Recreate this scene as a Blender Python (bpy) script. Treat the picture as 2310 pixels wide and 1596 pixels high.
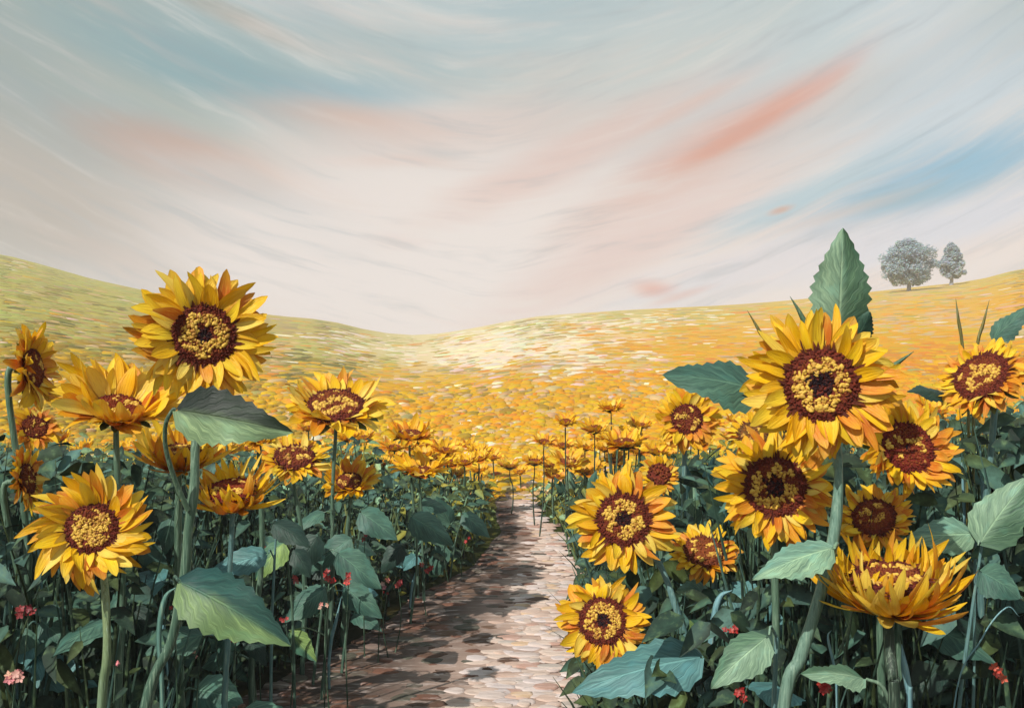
import bpy, math, random
import numpy as np
from mathutils import Vector, noise
from math import sin, cos, pi, radians as R, sqrt, atan2, atan, asin, exp
for o in list(bpy.data.objects): bpy.data.objects.remove(o)
S = bpy.context.scene
# ---------------------------------------------------------------- camera, sky, sun, exposure
H = 1.8; F = 2246.0; CX = 1155.0; CY = 798.0       # eye height; focal length and centre of the 2310 px wide view
cd = bpy.data.cameras.new('camera'); cam = bpy.data.objects.new('camera', cd); S.collection.objects.link(cam)
cam.location = (0, 0, H); cam.rotation_euler = (pi/2, 0, 0)
cd.lens = 35; cd.sensor_width = 36; cd.clip_start = 0.05; cd.clip_end = 9000
S.camera = cam
S.view_settings.view_transform = 'Standard'; S.view_settings.look = 'None'
S.view_settings.exposure = 0.0; S.view_settings.gamma = 1.0
SUN_EL = R(43); SUN_AZ = R(218)                     # compass angle the light comes from: behind the viewer's left shoulder
sd = bpy.data.lights.new('sun', 'SUN'); so = bpy.data.objects.new('sun', sd); S.collection.objects.link(so)
sd.energy = 4.5; sd.angle = R(0.5); sd.color = (1.0, .96, .88)
sv = Vector((sin(SUN_AZ)*cos(SUN_EL), cos(SUN_AZ)*cos(SUN_EL), sin(SUN_EL)))
so.rotation_euler = sv.to_track_quat('Z', 'Y').to_euler(); so.location = sv*50

def lin(c):
    if isinstance(c, (int, float)): c = (c, c, c)
    return tuple(((v/255)/12.92 if v/255 <= .04045 else ((v/255+.055)/1.055)**2.4) for v in c)

class NT:
    def __init__(s, tree): s.t = tree; s.n = tree.nodes; s.l = tree.links
    def new(s, typ, **kw):
        n = s.n.new(typ)
        for k, v in kw.items(): setattr(n, k, v)
        return n
    def put(s, sock, v):
        if v is None: return
        if hasattr(v, 'links') or isinstance(v, bpy.types.NodeSocket): s.l.new(v, sock)
        else: sock.default_value = v
    def m(s, op, a, b=None, c=None, clamp=False):
        n = s.new('ShaderNodeMath', operation=op, use_clamp=clamp)
        for i, v in enumerate((a, b, c)): s.put(n.inputs[i], v)
        return n.outputs[0]
    def mix(s, f, a, b, blend='MIX'):
        n = s.new('ShaderNodeMix', data_type='RGBA', blend_type=blend)
        s.put(n.inputs[0], f)
        for i, v in ((6, a), (7, b)):
            if isinstance(v, tuple) and len(v) == 3: v = v + (1,)
            s.put(n.inputs[i], v)
        return n.outputs[2]
    def rng(s, v, a, b, c=0., d=1., smooth=True):
        n = s.new('ShaderNodeMapRange', interpolation_type='SMOOTHSTEP' if smooth else 'LINEAR')
        for i, q in enumerate((v, a, b, c, d)): s.put(n.inputs[i], q)
        return n.outputs[0]
    def noise(s, vec, scale=1., detail=2., rough=.5):
        n = s.new('ShaderNodeTexNoise'); s.put(n.inputs['Vector'], vec)
        n.inputs['Scale'].default_value = scale; n.inputs['Detail'].default_value = detail; n.inputs['Roughness'].default_value = rough
        return n.outputs['Fac']
    def xyz(s, x, y, z=0.):
        n = s.new('ShaderNodeCombineXYZ')
        for i, v in enumerate((x, y, z)): s.put(n.inputs[i], v)
        return n.outputs[0]

def azel(x, y):
    u = (x-CX)/F; v = (CY-y)/F
    return atan(u), atan(v/sqrt(1+u*u))

W = bpy.data.worlds.new('World'); S.world = W; W.use_nodes = True
def sky():
    t = NT(W.node_tree); t.n.clear()
    tc = t.new('ShaderNodeTexCoord'); sp = t.new('ShaderNodeSeparateXYZ'); t.l.new(tc.outputs['Generated'], sp.inputs[0])
    az = t.m('ARCTAN2', sp.outputs[0], sp.outputs[1]); el = t.m('ARCSINE', sp.outputs[2])
    # the wind-blown streaks bow down towards the middle of the valley
    d = t.m('SUBTRACT', az, -.02)
    aa = t.m('MINIMUM', t.m('ABSOLUTE', d), .9)
    bow = t.m('MULTIPLY', t.m('POWER', aa, 1.5), .47)
    tt = t.m('SUBTRACT', el, bow)
    big = t.noise(t.xyz(t.m('MULTIPLY', az, 3.), t.m('MULTIPLY', tt, 7.), 3.1), 1., 3.)
    tw = t.m('ADD', tt, t.m('MULTIPLY', t.m('SUBTRACT', big, .5), .07))
    fine = t.noise(t.xyz(t.m('MULTIPLY', az, 7.), t.m('MULTIPLY', tw, 64.), 1.7), 1., 5., .62)
    mid = t.noise(t.xyz(t.m('MULTIPLY', az, 3.2), t.m('MULTIPLY', tw, 26.), 7.7), 1., 4., .6)
    pz = t.noise(t.xyz(t.m('MULTIPLY', az, 2.5), t.m('MULTIPLY', tw, 13.), 12.7), 1., 3., .5)
    # overall vertical wash
    def stop(y): return azel(CX, y)[1]
    ramp = t.new('ShaderNodeValToRGB'); cr = ramp.color_ramp
    t.put(ramp.inputs[0], t.rng(el, stop(800), stop(-300), smooth=False))
    st = [(800, (234, 224, 219)), (600, (232, 223, 218)), (430, (225, 214, 210)), (280, (210, 206, 202)), (130, (197, 203, 200)), (0, (192, 202, 202)), (-300, (172, 186, 190))]
    while len(cr.elements) < len(st): cr.elements.new(.5)
    for e, (y, c) in zip(cr.elements, st): e.position = (800-y)/1100; e.color = lin(c)+(1,)
    col = ramp.outputs[0]
    rag = t.m('ADD', t.m('MULTIPLY', t.m('SUBTRACT', mid, .5), 1.3), t.m('MULTIPLY', t.m('SUBTRACT', fine, .5), .9))
    def patch(col, x, y, rx, ry, rot, c, a):
        A, E = azel(x, y)
        mp = t.new('ShaderNodeMapping', vector_type='TEXTURE')
        t.put(mp.inputs[0], t.xyz(az, el)); mp.inputs['Location'].default_value = (A, E, 0)
        mp.inputs['Rotation'].default_value = (0, 0, R(rot)); mp.inputs['Scale'].default_value = (rx/F, ry/F, 1)
        ln = t.new('ShaderNodeVectorMath', operation='LENGTH'); t.l.new(mp.outputs[0], ln.inputs[0])
        q = t.m('ADD', ln.outputs['Value'], rag)
        f = t.m('MULTIPLY', t.rng(q, 1.75, .15), a)
        return t.mix(f, col, lin(c))
    for p in [
        (60, 330, 300, 420, 0, (158, 158, 152), .75), (30, 60, 460, 170, -15, (154, 164, 160), .9), (150, 480, 330, 90, -25, (186, 176, 168), .7),
        (300, 130, 380, 90, -22, (163, 175, 172), .7), (560, 185, 340, 70, -16, (138, 168, 174), .9), (790, 215, 170, 38, 2, (143, 174, 184), .8),
        (760, 110, 360, 55, -8, (158, 178, 180), .7), (420, 270, 250, 40, -16, (170, 180, 174), .6), (640, 300, 140, 24, -12, (178, 187, 184), .6),
        (560, 50, 170, 20, -20, (170, 166, 158), .75), (480, 15, 200, 18, -18, (166, 170, 164), .6),
        (430, 356, 190, 50, -14, (196, 158, 140), 1.), (520, 385, 160, 26, -10, (206, 182, 170), .7), (800, 268, 190, 32, -6, (207, 178, 165), .8),
        (880, 365, 130, 14, 2, (210, 178, 165), .75), (1000, 300, 330, 50, 6, (216, 193, 184), .6), (1180, 40, 300, 90, 20, (172, 190, 194), .6),
        (960, 520, 460, 200, 0, (234, 225, 220), .9), (900, 650, 540, 120, 0, (233, 225, 221), .9),
        (1330, 330, 330, 46, 24, (222, 196, 188), .75), (1420, 560, 330, 60, 28, (224, 201, 195), .75), (1620, 330, 280, 52, 27, (218, 186, 176), .8),
        (1740, 248, 150, 26, 27, (219, 158, 138), .9), (1640, 275, 180, 50, 27, (220, 180, 168), .6), (1590, 222, 150, 16, 24, (226, 184, 168), .8), (1880, 165, 110, 22, 38, (216, 178, 168), .7),
        (1650, 310, 130, 18, 30, (214, 164, 148), .7), (1900, 60, 420, 60, 26, (194, 207, 210), .7), (2150, 240, 300, 110, 20, (200, 213, 220), .85),
        (2080, 90, 120, 100, 20, (208, 215, 219), .6), (2110, 405, 310, 62, 15, (142, 186, 208), .95), (2020, 452, 110, 22, 10, (134, 178, 196), .9), (1800, 455, 190, 36, 22, (180, 202, 210), .8),
        (1900, 480, 160, 12, 16, (205, 188, 180), .5), (2150, 510, 280, 42, 16, (212, 217, 226), .8), (1700, 600, 320, 50, 14, (222, 218, 221), .8),
        (1470, 650, 42, 17, 0, (224, 176, 165), .75), (1530, 668, 60, 8, 16, (222, 190, 182), .6), (1760, 474, 24, 7, 15, (205, 170, 155), .8)]:
        col = patch(col, *p)
    # paler and greyer brush marks running along the streaks
    col = t.mix(t.m('MULTIPLY', t.rng(fine, .5, .78), .36), col, lin((232, 226, 220)))
    col = t.mix(t.m('MULTIPLY', t.rng(fine, .5, .24), .36), col, lin((150, 160, 165)))
    col = t.mix(t.m('MULTIPLY', t.rng(mid, .5, .75), .3), col, lin((222, 200, 190)))
    col = t.mix(t.m('MULTIPLY', t.rng(pz, .5, .25), .28), col, lin((160, 176, 182)))
    hs = t.new('ShaderNodeHueSaturation'); hs.inputs['Saturation'].default_value = 1.2; t.put(hs.inputs['Color'], col); col = hs.outputs[0]
    nis = t.new('ShaderNodeTexSky', sky_type='NISHITA'); nis.sun_disc = False; nis.sun_elevation = SUN_EL; nis.sun_rotation = SUN_AZ
    b1 = t.new('ShaderNodeBackground'); t.l.new(nis.outputs[0], b1.inputs[0]); b1.inputs[1].default_value = .1
    b2 = t.new('ShaderNodeBackground'); t.l.new(col, b2.inputs[0]); b2.inputs[1].default_value = 1.02
    mx = t.new('ShaderNodeMixShader'); mx.inputs[0].default_value = .96; t.l.new(b1.outputs[0], mx.inputs[1]); t.l.new(b2.outputs[0], mx.inputs[2])
    out = t.new('ShaderNodeOutputWorld'); t.l.new(mx.outputs[0], out.inputs[0])
sky()
W.cycles.sampling_method = 'MANUAL'; W.cycles.sample_map_resolution = 512
S.cycles.max_bounces = 5; S.cycles.volume_bounces = 1; S.cycles.transparent_max_bounces = 4

rnd = random.Random(11)
def U(a, b): return rnd.uniform(a, b)
def P(x, y, Y): return Vector(((x-CX)/F*Y, Y, H-(y-CY)/F*Y))
def lerp(a, b, t): return a+(b-a)*t
def mixc(a, b, t): return tuple(a[i]+(b[i]-a[i])*t for i in range(3))
def sst(a, b, x):
    t = max(0., min(1., (x-a)/(b-a))); return t*t*(3-2*t)
def interp(tab, x):
    if x <= tab[0][0]: return tab[0][1]
    for (a, p), (b, q) in zip(tab, tab[1:]):
        if x <= b: return p+(q-p)*(x-a)/(b-a)
    return tab[-1][1]
def nz(x, y, z=0., o=0): return noise.noise(Vector((x, y, z+o*17.3)))

# ---------------------------------------------------------------- materials
def base_mat(name, rough=.6, spec=.3):
    m = bpy.data.materials.new(name); m.use_nodes = True; t = NT(m.node_tree)
    b = t.n['Principled BSDF']; b.inputs['Roughness'].default_value = rough; b.inputs['Specular IOR Level'].default_value = spec
    at = t.new('ShaderNodeAttribute'); at.attribute_name = 'Col'
    return m, t, b, at.outputs['Color']
def bump(t, b, h, strength, dist):
    n = t.new('ShaderNodeBump'); n.inputs['Strength'].default_value = strength; n.inputs['Distance'].default_value = dist
    t.put(n.inputs['Height'], h); t.l.new(n.outputs[0], b.inputs['Normal']); return n
def add_translucent(t, b, col, f, nrm=None):
    tr = t.new('ShaderNodeBsdfTranslucent'); t.put(tr.inputs[0], col)
    mx = t.new('ShaderNodeMixShader'); mx.inputs[0].default_value = f
    out = t.n['Material Output']; t.l.new(b.outputs[0], mx.inputs[1]); t.l.new(tr.outputs[0], mx.inputs[2]); t.l.new(mx.outputs[0], out.inputs[0])
def mat_petal():
    m, t, b, c = base_mat('petal_yellow', .42, .35)
    uv = t.new('ShaderNodeUVMap'); sp = t.new('ShaderNodeSeparateXYZ'); t.l.new(uv.outputs[0], sp.inputs[0])
    st = t.noise(t.xyz(t.m('MULTIPLY', sp.outputs[0], 9.), t.m('MULTIPLY', sp.outputs[1], 1.6)), 1., 3., .6)
    c2 = t.mix(t.rng(st, .5, .74, 0, .5), c, lin((250, 216, 84)), 'MIX')
    c2 = t.mix(t.rng(st, .5, .24, 0, .36), c2, lin((196, 112, 22)))
    t.put(b.inputs['Base Color'], c2); bump(t, b, st, .7, .006); add_translucent(t, b, c2, .22); return m
def mat_leaf():
    m, t, b, c = base_mat('leaf_green', .5, .35)
    uv = t.new('ShaderNodeUVMap'); sp = t.new('ShaderNodeSeparateXYZ'); t.l.new(uv.outputs[0], sp.inputs[0])
    fr = t.m('FRACT', sp.outputs[0])                       # u across, v along
    au = t.m('ABSOLUTE', t.m('SUBTRACT', fr, .5))
    v = sp.outputs[1]
    ray = t.m('SUBTRACT', v, t.m('MULTIPLY', au, .85))
    st = t.noise(t.xyz(t.m('MULTIPLY', ray, 20.), t.m('MULTIPLY', au, 2.6), sp.outputs[0]), 1., 4., .68)
    big = t.noise(t.xyz(t.m('MULTIPLY', sp.outputs[0], 3.), t.m('MULTIPLY', v, 3.)), 1., 2.)
    rib = t.rng(au, .028, .008)
    ff = t.m('ABSOLUTE', t.m('SUBTRACT', t.m('FRACT', t.m('MULTIPLY', ray, 6.5)), .5))
    side = t.m('MULTIPLY', t.rng(ff, .06, .015), t.rng(au, .46, .2))
    li = t.mix(1., c, (2.3, 2.1, 2.0), 'MULTIPLY'); dk = t.mix(1., c, (.35, .42, .5), 'MULTIPLY')
    c2 = t.mix(t.rng(st, .48, .72, 0, .7), c, li)
    c2 = t.mix(t.rng(st, .5, .27, 0, .75), c2, dk)
    c2 = t.mix(t.rng(big, .52, .7, 0, .5), c2, t.mix(1., c, (1.3, 1.55, 1.7), 'MULTIPLY'))
    c2 = t.mix(t.m('MULTIPLY', t.m('MAXIMUM', rib, t.m('MULTIPLY', side, .6)), .55), c2, li)
    t.put(b.inputs['Base Color'], c2)
    h = t.m('SUBTRACT', t.m('MULTIPLY', st, .5), t.m('MAXIMUM', rib, side)); bump(t, b, h, .5, .008)
    add_translucent(t, b, c2, .12); return m
def mat_plain(name, rough, spec, scale, lo, hi, amt, bs=.4, bd=.01, tr=0, stretch=None):
    m, t, b, c = base_mat(name, rough, spec)
    tc = t.new('ShaderNodeTexCoord'); vec = tc.outputs['Object']
    if stretch:
        mp = t.new('ShaderNodeMapping'); mp.inputs['Scale'].default_value = stretch; t.l.new(vec, mp.inputs[0]); vec = mp.outputs[0]
    n = t.noise(vec, scale, 4., .6)
    c2 = t.mix(t.rng(n, .5, .75, 0, amt), c, lin(hi)); c2 = t.mix(t.rng(n, .5, .25, 0, amt), c2, lin(lo))
    t.put(b.inputs['Base Color'], c2); bump(t, b, n, bs, bd)
    if tr: add_translucent(t, b, c2, tr)
    return m
MP = mat_petal(); ML = mat_leaf()
MD = mat_plain('disc_brown', .8, .2, 90, (40, 14, 12), (150, 60, 35), .45, .6, .004)
MF = mat_plain('floret', .6, .3, 60, (120, 70, 20), (235, 205, 120), .3, .3, .003)
MS = mat_plain('stem_green', .45, .4, 10, (44, 72, 60), (156, 180, 156), .75, .5, .006, 0, (18, 18, 1.1))
MU = mat_plain('undergrowth_green', .65, .2, 28, (20, 30, 22), (110, 136, 92), .5, .3, .01, 0)
MG = mat_plain('ground_soil', .95, .05, 2.2, (60, 52, 26), (200, 160, 60), .1, .6, .05)
MK = mat_plain('path_stone', .8, .25, 7, (120, 88, 78), (222, 205, 198), .45, .7, .02, 0, (1, 2.6, 1))
MB = mat_plain('blossom', .6, .2, 14, (180, 120, 30), (240, 210, 120), .12, .2, .02, .1)
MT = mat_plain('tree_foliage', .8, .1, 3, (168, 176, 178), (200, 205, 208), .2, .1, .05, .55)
MW = mat_plain('wildflower_petal', .5, .3, 80, (120, 30, 30), (235, 170, 160), .3, .3, .003)

# ---------------------------------------------------------------- mesh tools
class MM:
    def __init__(s): s.v = []; s.f = []; s.c = []; s.u = []
    def add(s, vs, fs, cs, us=None):
        b = len(s.v); s.v += [tuple(v) for v in vs]; s.f += [tuple(i+b for i in f) for f in fs]
        s.c += cs if isinstance(cs, list) else [cs]*len(vs)
        s.u += us if us else [(0, 0)]*len(vs)
    def grid(s, rows, cs, us=None, close=False):
        n = len(rows[0]); vs = [p for r in rows for p in r]; fs = []
        for i in range(len(rows)-1):
            for j in range(n if close else n-1):
                k = (j+1) % n; fs.append((i*n+j, i*n+k, (i+1)*n+k, (i+1)*n+j))
        s.add(vs, fs, cs, us)
    def build(s, name, mat, parent=None, org=None, smooth=True):
        me = bpy.data.meshes.new(name)
        v = np.array(s.v, dtype=np.float64).reshape(-1, 3)
        if org is not None: v = v-np.array(org)
        me.from_pydata(v.tolist(), [], s.f)
        a = me.color_attributes.new('Col', 'FLOAT_COLOR', 'POINT')
        c = np.ones((len(s.v), 4), dtype=np.float32); c[:, :3] = np.array(s.c, dtype=np.float32); a.data.foreach_set('color', c.ravel())
        uvl = me.uv_layers.new(name='UVMap'); li = np.zeros(len(me.loops), dtype=np.int32); me.loops.foreach_get('vertex_index', li)
        uvl.data.foreach_set('uv', np.array(s.u, dtype=np.float32)[li].ravel())
        if smooth: me.polygons.foreach_set('use_smooth', [True]*len(me.polygons))
        me.materials.append(mat); me.update()
        o = bpy.data.objects.new(name, me); S.collection.objects.link(o)
        if parent: o.parent = parent
        return o
def thing(name, label, cat, loc, group=None):
    o = bpy.data.objects.new(name, None); S.collection.objects.link(o); o.location = loc; o.empty_display_size = .1
    o['label'] = label; o['category'] = cat
    if group: o['group'] = group
    return o
def spline(pts, n=6):
    pts = [Vector(p) for p in pts]; q = [pts[0]*2-pts[1]]+pts+[pts[-1]*2-pts[-2]]; out = []
    for i in range(1, len(q)-2):
        for k in range(n):
            t = k/n; a, b, c, d = q[i-1:i+3]
            out.append(.5*((2*b)+(c-a)*t+(2*a-5*b+4*c-d)*t*t+(3*b-a-3*c+d)*t*t*t))
    out.append(pts[-1]); return out
def tube(M, pts, r0, r1, col0, col1=None, k=7, wob=0.):
    n = len(pts); rows = []; cs = []; us = []; col1 = col1 or col0
    for i, p in enumerate(pts):
        d = (pts[min(i+1, n-1)]-pts[max(i-1, 0)]).normalized()
        a = d.cross(Vector((0.3, 1, .1))).normalized() if abs(d.y) < .95 else d.cross(Vector((1, 0, 0))).normalized()
        b = d.cross(a); t = i/(n-1); r = lerp(r0, r1, t)*(1+wob*nz(p.x*9, p.y*9, p.z*9))
        rows.append([p+a*cos(j*2*pi/k)*r+b*sin(j*2*pi/k)*r for j in range(k)])
        c = mixc(col0, col1, t); cs += [c]*k; us += [(j/k, t) for j in range(k)]
    M.grid(rows, cs, us, close=True)
    vs = rows[-1]; M.add(vs, [tuple(range(k))], cs[-k:])

# petal outline in a head's own frame
def petal(M, c, fr, phi, r0, L, Wd, e0, curl, sway, tw, cr, cb, ct, nl=9, na=4):
    ux, uy, n = fr; rows = []; cs = []; us = []
    rd = ux*cos(phi)+uy*sin(phi); tg = -ux*sin(phi)+uy*cos(phi)
    r = r0; h = 0.; off = U(0, 50)
    for i in range(nl+1):
        t = i/nl; e = e0+curl*t
        if i: r += cos(e)*L/nl; h += sin(e)*L/nl
        w = Wd*.5*1.62*((t+.09)**.52)*(max(0, 1-t)**.5)*(1-.12*t)
        if i == nl: w = Wd*.03
        lat = sway*L*t*t; row = []
        fx = rd*(-sin(e))+n*cos(e)                       # local "up" of the petal
        for j in range(na+1):
            s = j/na*2-1; a = tw*t+.0
            p = c+rd*r+n*h+tg*(lat+s*w*cos(a))+fx*(s*w*sin(a)+.32*w*s*s*(1-t*.5))
            row.append(p); us.append((s*.5+.5+off, t*1.2+off))
            k = sst(.0, .38, t); cc = mixc(cr, cb, k); cc = mixc(cc, ct, sst(.5, 1, t)*.8); cc = mixc(cc, (cc[0]*.72, cc[1]*.5, cc[2]*.5), (abs(j/na*2-1)**4)*.4)
            cs.append(cc)
        rows.append(row)
    M.grid(rows, cs, us)

def leaf(M, b, tip, w, nrm, droop, fold, c1, c2, serr=.07, nl=18, na=8, heart=.5, side=0.):
    """broad pointed leaf with a toothed edge: b base, tip point, w full width, nrm the way its face looks"""
    ax = tip-b; L = ax.length; ax = ax.normalized(); sd_ = ax.cross(nrm).normalized(); n = sd_.cross(ax).normalized()
    rows = []; cs = []; us = []; off = float(rnd.randint(0, 400)); ph = U(0, 6)
    for i in range(nl+1):
        t = i/nl
        pr = (sin(pi*min(1, t**.62))**.8 if t > 0 else 0)*(1-.25*t)
        if t == 0: pr = .06
        pr *= 1+(serr*2.2*((i % 2)-.5))*(1 if 0 < i < nl else 0)
        hw = w*.5*pr*1.12; row = []
        for j in range(na+1):
            s = j/na*2-1
            back = -heart*w*.22*abs(s)**2*(1-t)**3
            tt = t*L+back+abs(s)*w*.05
            z = droop*L*(4*t*(1-t)*.5-.35*t*t)+fold*hw*abs(s)**1.3+.03*L*sin(t*11+ph)*s*abs(s)
            p = b+ax*tt+sd_*(s*hw+side*L*sin(pi*t)*.5)+n*z
            row.append(p); us.append((s*.49+.5+off, t+off*.01))
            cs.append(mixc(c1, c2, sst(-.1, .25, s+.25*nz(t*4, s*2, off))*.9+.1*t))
        rows.append(row)
    M.grid(rows, cs, us)

def bud(M, p, n, r, h, col, k=5):
    """tiny rounded floret standing on the disc"""
    a = n.orthogonal().normalized(); b = n.cross(a); ph = U(0, 6)
    ex = U(.75, 1.5); ey = U(.6, 1.); a = a*cos(ph)+b*sin(ph); b = n.cross(a); ir = [U(.7, 1.3) for _ in range(k)]
    ring = lambda q, z: [p+(a*cos(j*2*pi/k)*ex+b*sin(j*2*pi/k)*ey)*q*ir[j]+n*z*(.7+.3*ir[j]) for j in range(k)]
    rows = [ring(r, 0), ring(r*1.05, h*.5), ring(r*.6, h*.9)]
    vs = [q for w_ in rows for q in w_]+[p+n*h]; fs = []
    for i in range(2):
        for j in range(k): fs.append((i*k+j, i*k+(j+1) % k, (i+1)*k+(j+1) % k, (i+1)*k+j))
    for j in range(k): fs.append((2*k+j, 2*k+(j+1) % k, 3*k))
    M.add(vs, fs, col)

HEADS = []
GROUP_L = 'sunflowers left of the path'; GROUP_R = 'sunflowers right of the path'
YEL = [lin((250, 204, 22)), lin((246, 194, 18)), lin((250, 214, 48)), lin((240, 182, 20))]
PALE = [lin((244, 216, 96)), lin((240, 208, 84))]
ORA = [lin((224, 138, 30)), lin((214, 118, 32)), lin((230, 152, 36))]
BRN = lin((110, 48, 24)); DBR = lin((74, 32, 24)); EYE = lin((26, 14, 20)); OCH = lin((216, 176, 72)); MAR = lin((104, 42, 28)); RUST = lin((148, 84, 36))
STEMC = {'g': (lin((96, 124, 100)), lin((64, 92, 78))), 'b': (lin((104, 142, 142)), lin((80, 114, 112))), 'y': (lin((150, 164, 110)), lin((92, 118, 92))), 't': (lin((92, 128, 112)), lin((112, 140, 124))), 'd': (lin((52, 66, 54)), lin((48, 62, 52)))}
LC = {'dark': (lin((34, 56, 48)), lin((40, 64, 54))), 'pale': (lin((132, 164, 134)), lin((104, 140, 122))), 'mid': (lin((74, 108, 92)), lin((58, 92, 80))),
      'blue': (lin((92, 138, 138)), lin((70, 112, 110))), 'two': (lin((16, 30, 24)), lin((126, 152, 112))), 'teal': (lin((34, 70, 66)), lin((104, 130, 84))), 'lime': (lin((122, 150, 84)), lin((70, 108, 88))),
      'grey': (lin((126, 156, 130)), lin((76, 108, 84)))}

def ground_z(X, Y):
    return ground(X, Y)
SKYL = [(-1500, 500), (-400, 520), (0, 566), (100, 592), (200, 622), (330, 650), (500, 690), (620, 706), (740, 716), (850, 744), (950, 752), (1050, 738), (1200, 708), (1400, 694), (1650, 682), (1780, 672),
        (1930, 656), (2080, 640), (2200, 628), (2310, 598), (2700, 560), (3800, 520)]
def skyl(x): return (interp(SKYL, x-30)+interp(SKYL, x)+interp(SKYL, x+30))/3
def surf(X, Y):
    x = CX+X/max(Y, 10)*F; ys = skyl(x); Yc = min(Y, 120)
    g = (12/Yc-.1)/.9; y = ys+(1050-ys)*g
    return H-(y-CY)/F*Yc
def ground(X, Y):
    if Y < 9: z = 0.
    else:
        z = (surf(X, max(Y, 12))-.3)*sst(9, 14, Y)
    z += .03*nz(X*.8, Y*.8)*sst(18, 9, Y)
    if Y > 120: z -= min((Y-120)*.09, 45)
    return z

def sunflower(name_label, group, x, y, Y, wpx, disc=.46, pitch=10, yaw=0, cup=.15, curl=-.3, n=30, stem=None, sc='g', leaves=(), orange=.25, eye=1, yel=.8, spiral=.0, tall=None, sr=.011, auto=3, roll=0, dcol=None, pale=.15, shade_orange=0., deep=0.):
    HEADS.append((x, y, wpx*.5, Y, cos(R(pitch))))
    c = P(x, y, Y); rout = wpx*.515/F*Y; rd = rout*disc*.85
    p, q = R(pitch), R(yaw)
    tv = Vector((0, 0, H))-c; q += atan2(tv.x, -tv.y); p += atan2(tv.z, sqrt(tv.x**2+tv.y**2))   # the turn is measured from the line to the eye
    nv = Vector((sin(q)*cos(p), -cos(q)*cos(p), sin(p)))
    ux = nv.cross(Vector((0, 0, 1))); ux = -ux.normalized() if ux.length > .1 else Vector((1, 0, 0))
    if ux.x < 0: ux = -ux
    uy = nv.cross(ux).normalized()
    if uy.z < 0 and abs(pitch) < 80: uy = -uy
    fr = (ux, uy, nv)
    big = wpx > 110
    back = c-nv*rd*.45
    if stem: spts = [back-nv*.01]+[P(a, b, Y+(s_[0] if s_ else .03)) for a, b, *s_ in stem]
    else:
        gx = c.x+U(-.05, .05)-nv.x*.05; gy = Y+.06
        spts = [back, back-nv*.05+Vector((0, 0, -.05)), Vector((lerp(back.x, gx, .4)+U(-.02, .02), gy, c.z*.62)), Vector((gx, gy, c.z*.3)), Vector((gx+U(-.03, .03), gy, 0))]
    if spts[-1].z > .02:
        d = spts[-1]-spts[-2]; e = spts[-1]
        k = min(3., e.z/max(.05, -d.z)); spts.append(Vector((e.x+max(-.25, min(.25, d.x*k*.6)), e.y, 0)))
    gz = ground(spts[-1].x, spts[-1].y); spts[-1].z = gz-.01
    org = Vector((spts[-1].x, spts[-1].y, gz))
    T = thing('sunflower', name_label, 'sunflower', org, group)
    sp = spline(spts, 6)
    m = MM(); m0, m1 = STEMC[sc]; tube(m, sp, sr*.85, sr*1.35, m0, m1, 8, .25)
    m.build('stem', MS, T, org)
    # green calyx behind the head
    m = MM(); rows = []
    for a, b in ((.12, -.62), (.45, -.5), (.8, -.25), (1.0, -.04)):
        rows.append([c+(ux*cos(j*pi/8)+uy*sin(j*pi/8))*rd*a+nv*rd*b for j in range(16)])
    m.grid(rows, lin((74, 96, 52)), close=True)
    for j in range(0 if deep else 14 if big else 8):
        ph = j*2*pi/(14 if big else 8)+U(-.1, .1); petal(m, c-nv*rd*.12, fr, ph, rd*.85, rd*.75, rd*.4, cup-.2, -.3, U(-.2, .2), 0, lin((70, 92, 46)), lin((84, 108, 54)), lin((96, 118, 60)), 4, 2)
    m.build('calyx', MS, T, org)
    # petals: a back row and a front row
    m = MM(); L0 = rout-rd*.9
    nl, na = (9, 4) if big else (6, 2)
    for lay in (0, 1, 2):
        nn = (int(n*1.05), int(n*1.25), int(n*.6))[lay]
        for i in range(nn):
            ph = (i+U(-.33, .33)+lay*.5)*2*pi/nn
            orr = orange*.8+(.3 if lay == 0 else 0)+shade_orange*max(0, cos(ph-R(-35)))  # shaded lower-right side of the head painted as more orange petals
            z = rnd.random()
            if z < orr: cb = rnd.choice(ORA)
            elif z > 1-pale*(1 if lay else .3): cb = rnd.choice(PALE)
            else: cb = rnd.choice(YEL)
            ct = mixc(cb, rnd.choice(PALE+YEL), .5)
            L = L0*U(.78, 1.12)*(1. if lay < 2 else .75)
            kd = 1-.75*min(1, deep); L *= lerp(1, rout*1.12/L0, min(1, deep))
            wdt = L0*U(.24, .44)*(1.3 if lay == 0 else 1)*(30/n)**.5
            petal(m, c+nv*(rd*(-.06+lay*.045-deep)), fr, ph, rd*.86*kd, L*U(.85, 1.1)/max(.45, cos(cup*.6)), wdt,
                  cup+U(-.2, .2)+(.0, .12, .38)[lay], curl+U(-.7, .6), spiral+U(-.42, .42), U(-1., 1.), mixc(cb, lin((206, 112, 24)), .4), cb, ct, nl, na)
    m.build('petals', MP, T, org)
    # disc: dome with three kinds of florets
    m = MM(); rows = []; dc = dcol or MAR
    dome = lambda r: rd*(.05+.16*sqrt(max(0, 1-r*r*.96))-.10*exp(-(r/.3)**2))
    for r in (1.0, .96, .85, .7, .5, .3, .15, .02): rows.append([c+(ux*cos(j*2*pi/28)+uy*sin(j*2*pi/28))*rd*r+nv*dome(r)*(1 if r < 1 else 0) for j in range(28)])
    m.grid(rows, dc, close=True)
    D = m.build('disc', MD, T, org)
    mo, my, me = MM(), MM(), MM(); N = (640 if wpx > 180 else 340) if big else 60
    k5 = 5 if big else 4
    seed = U(0, 99)
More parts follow.
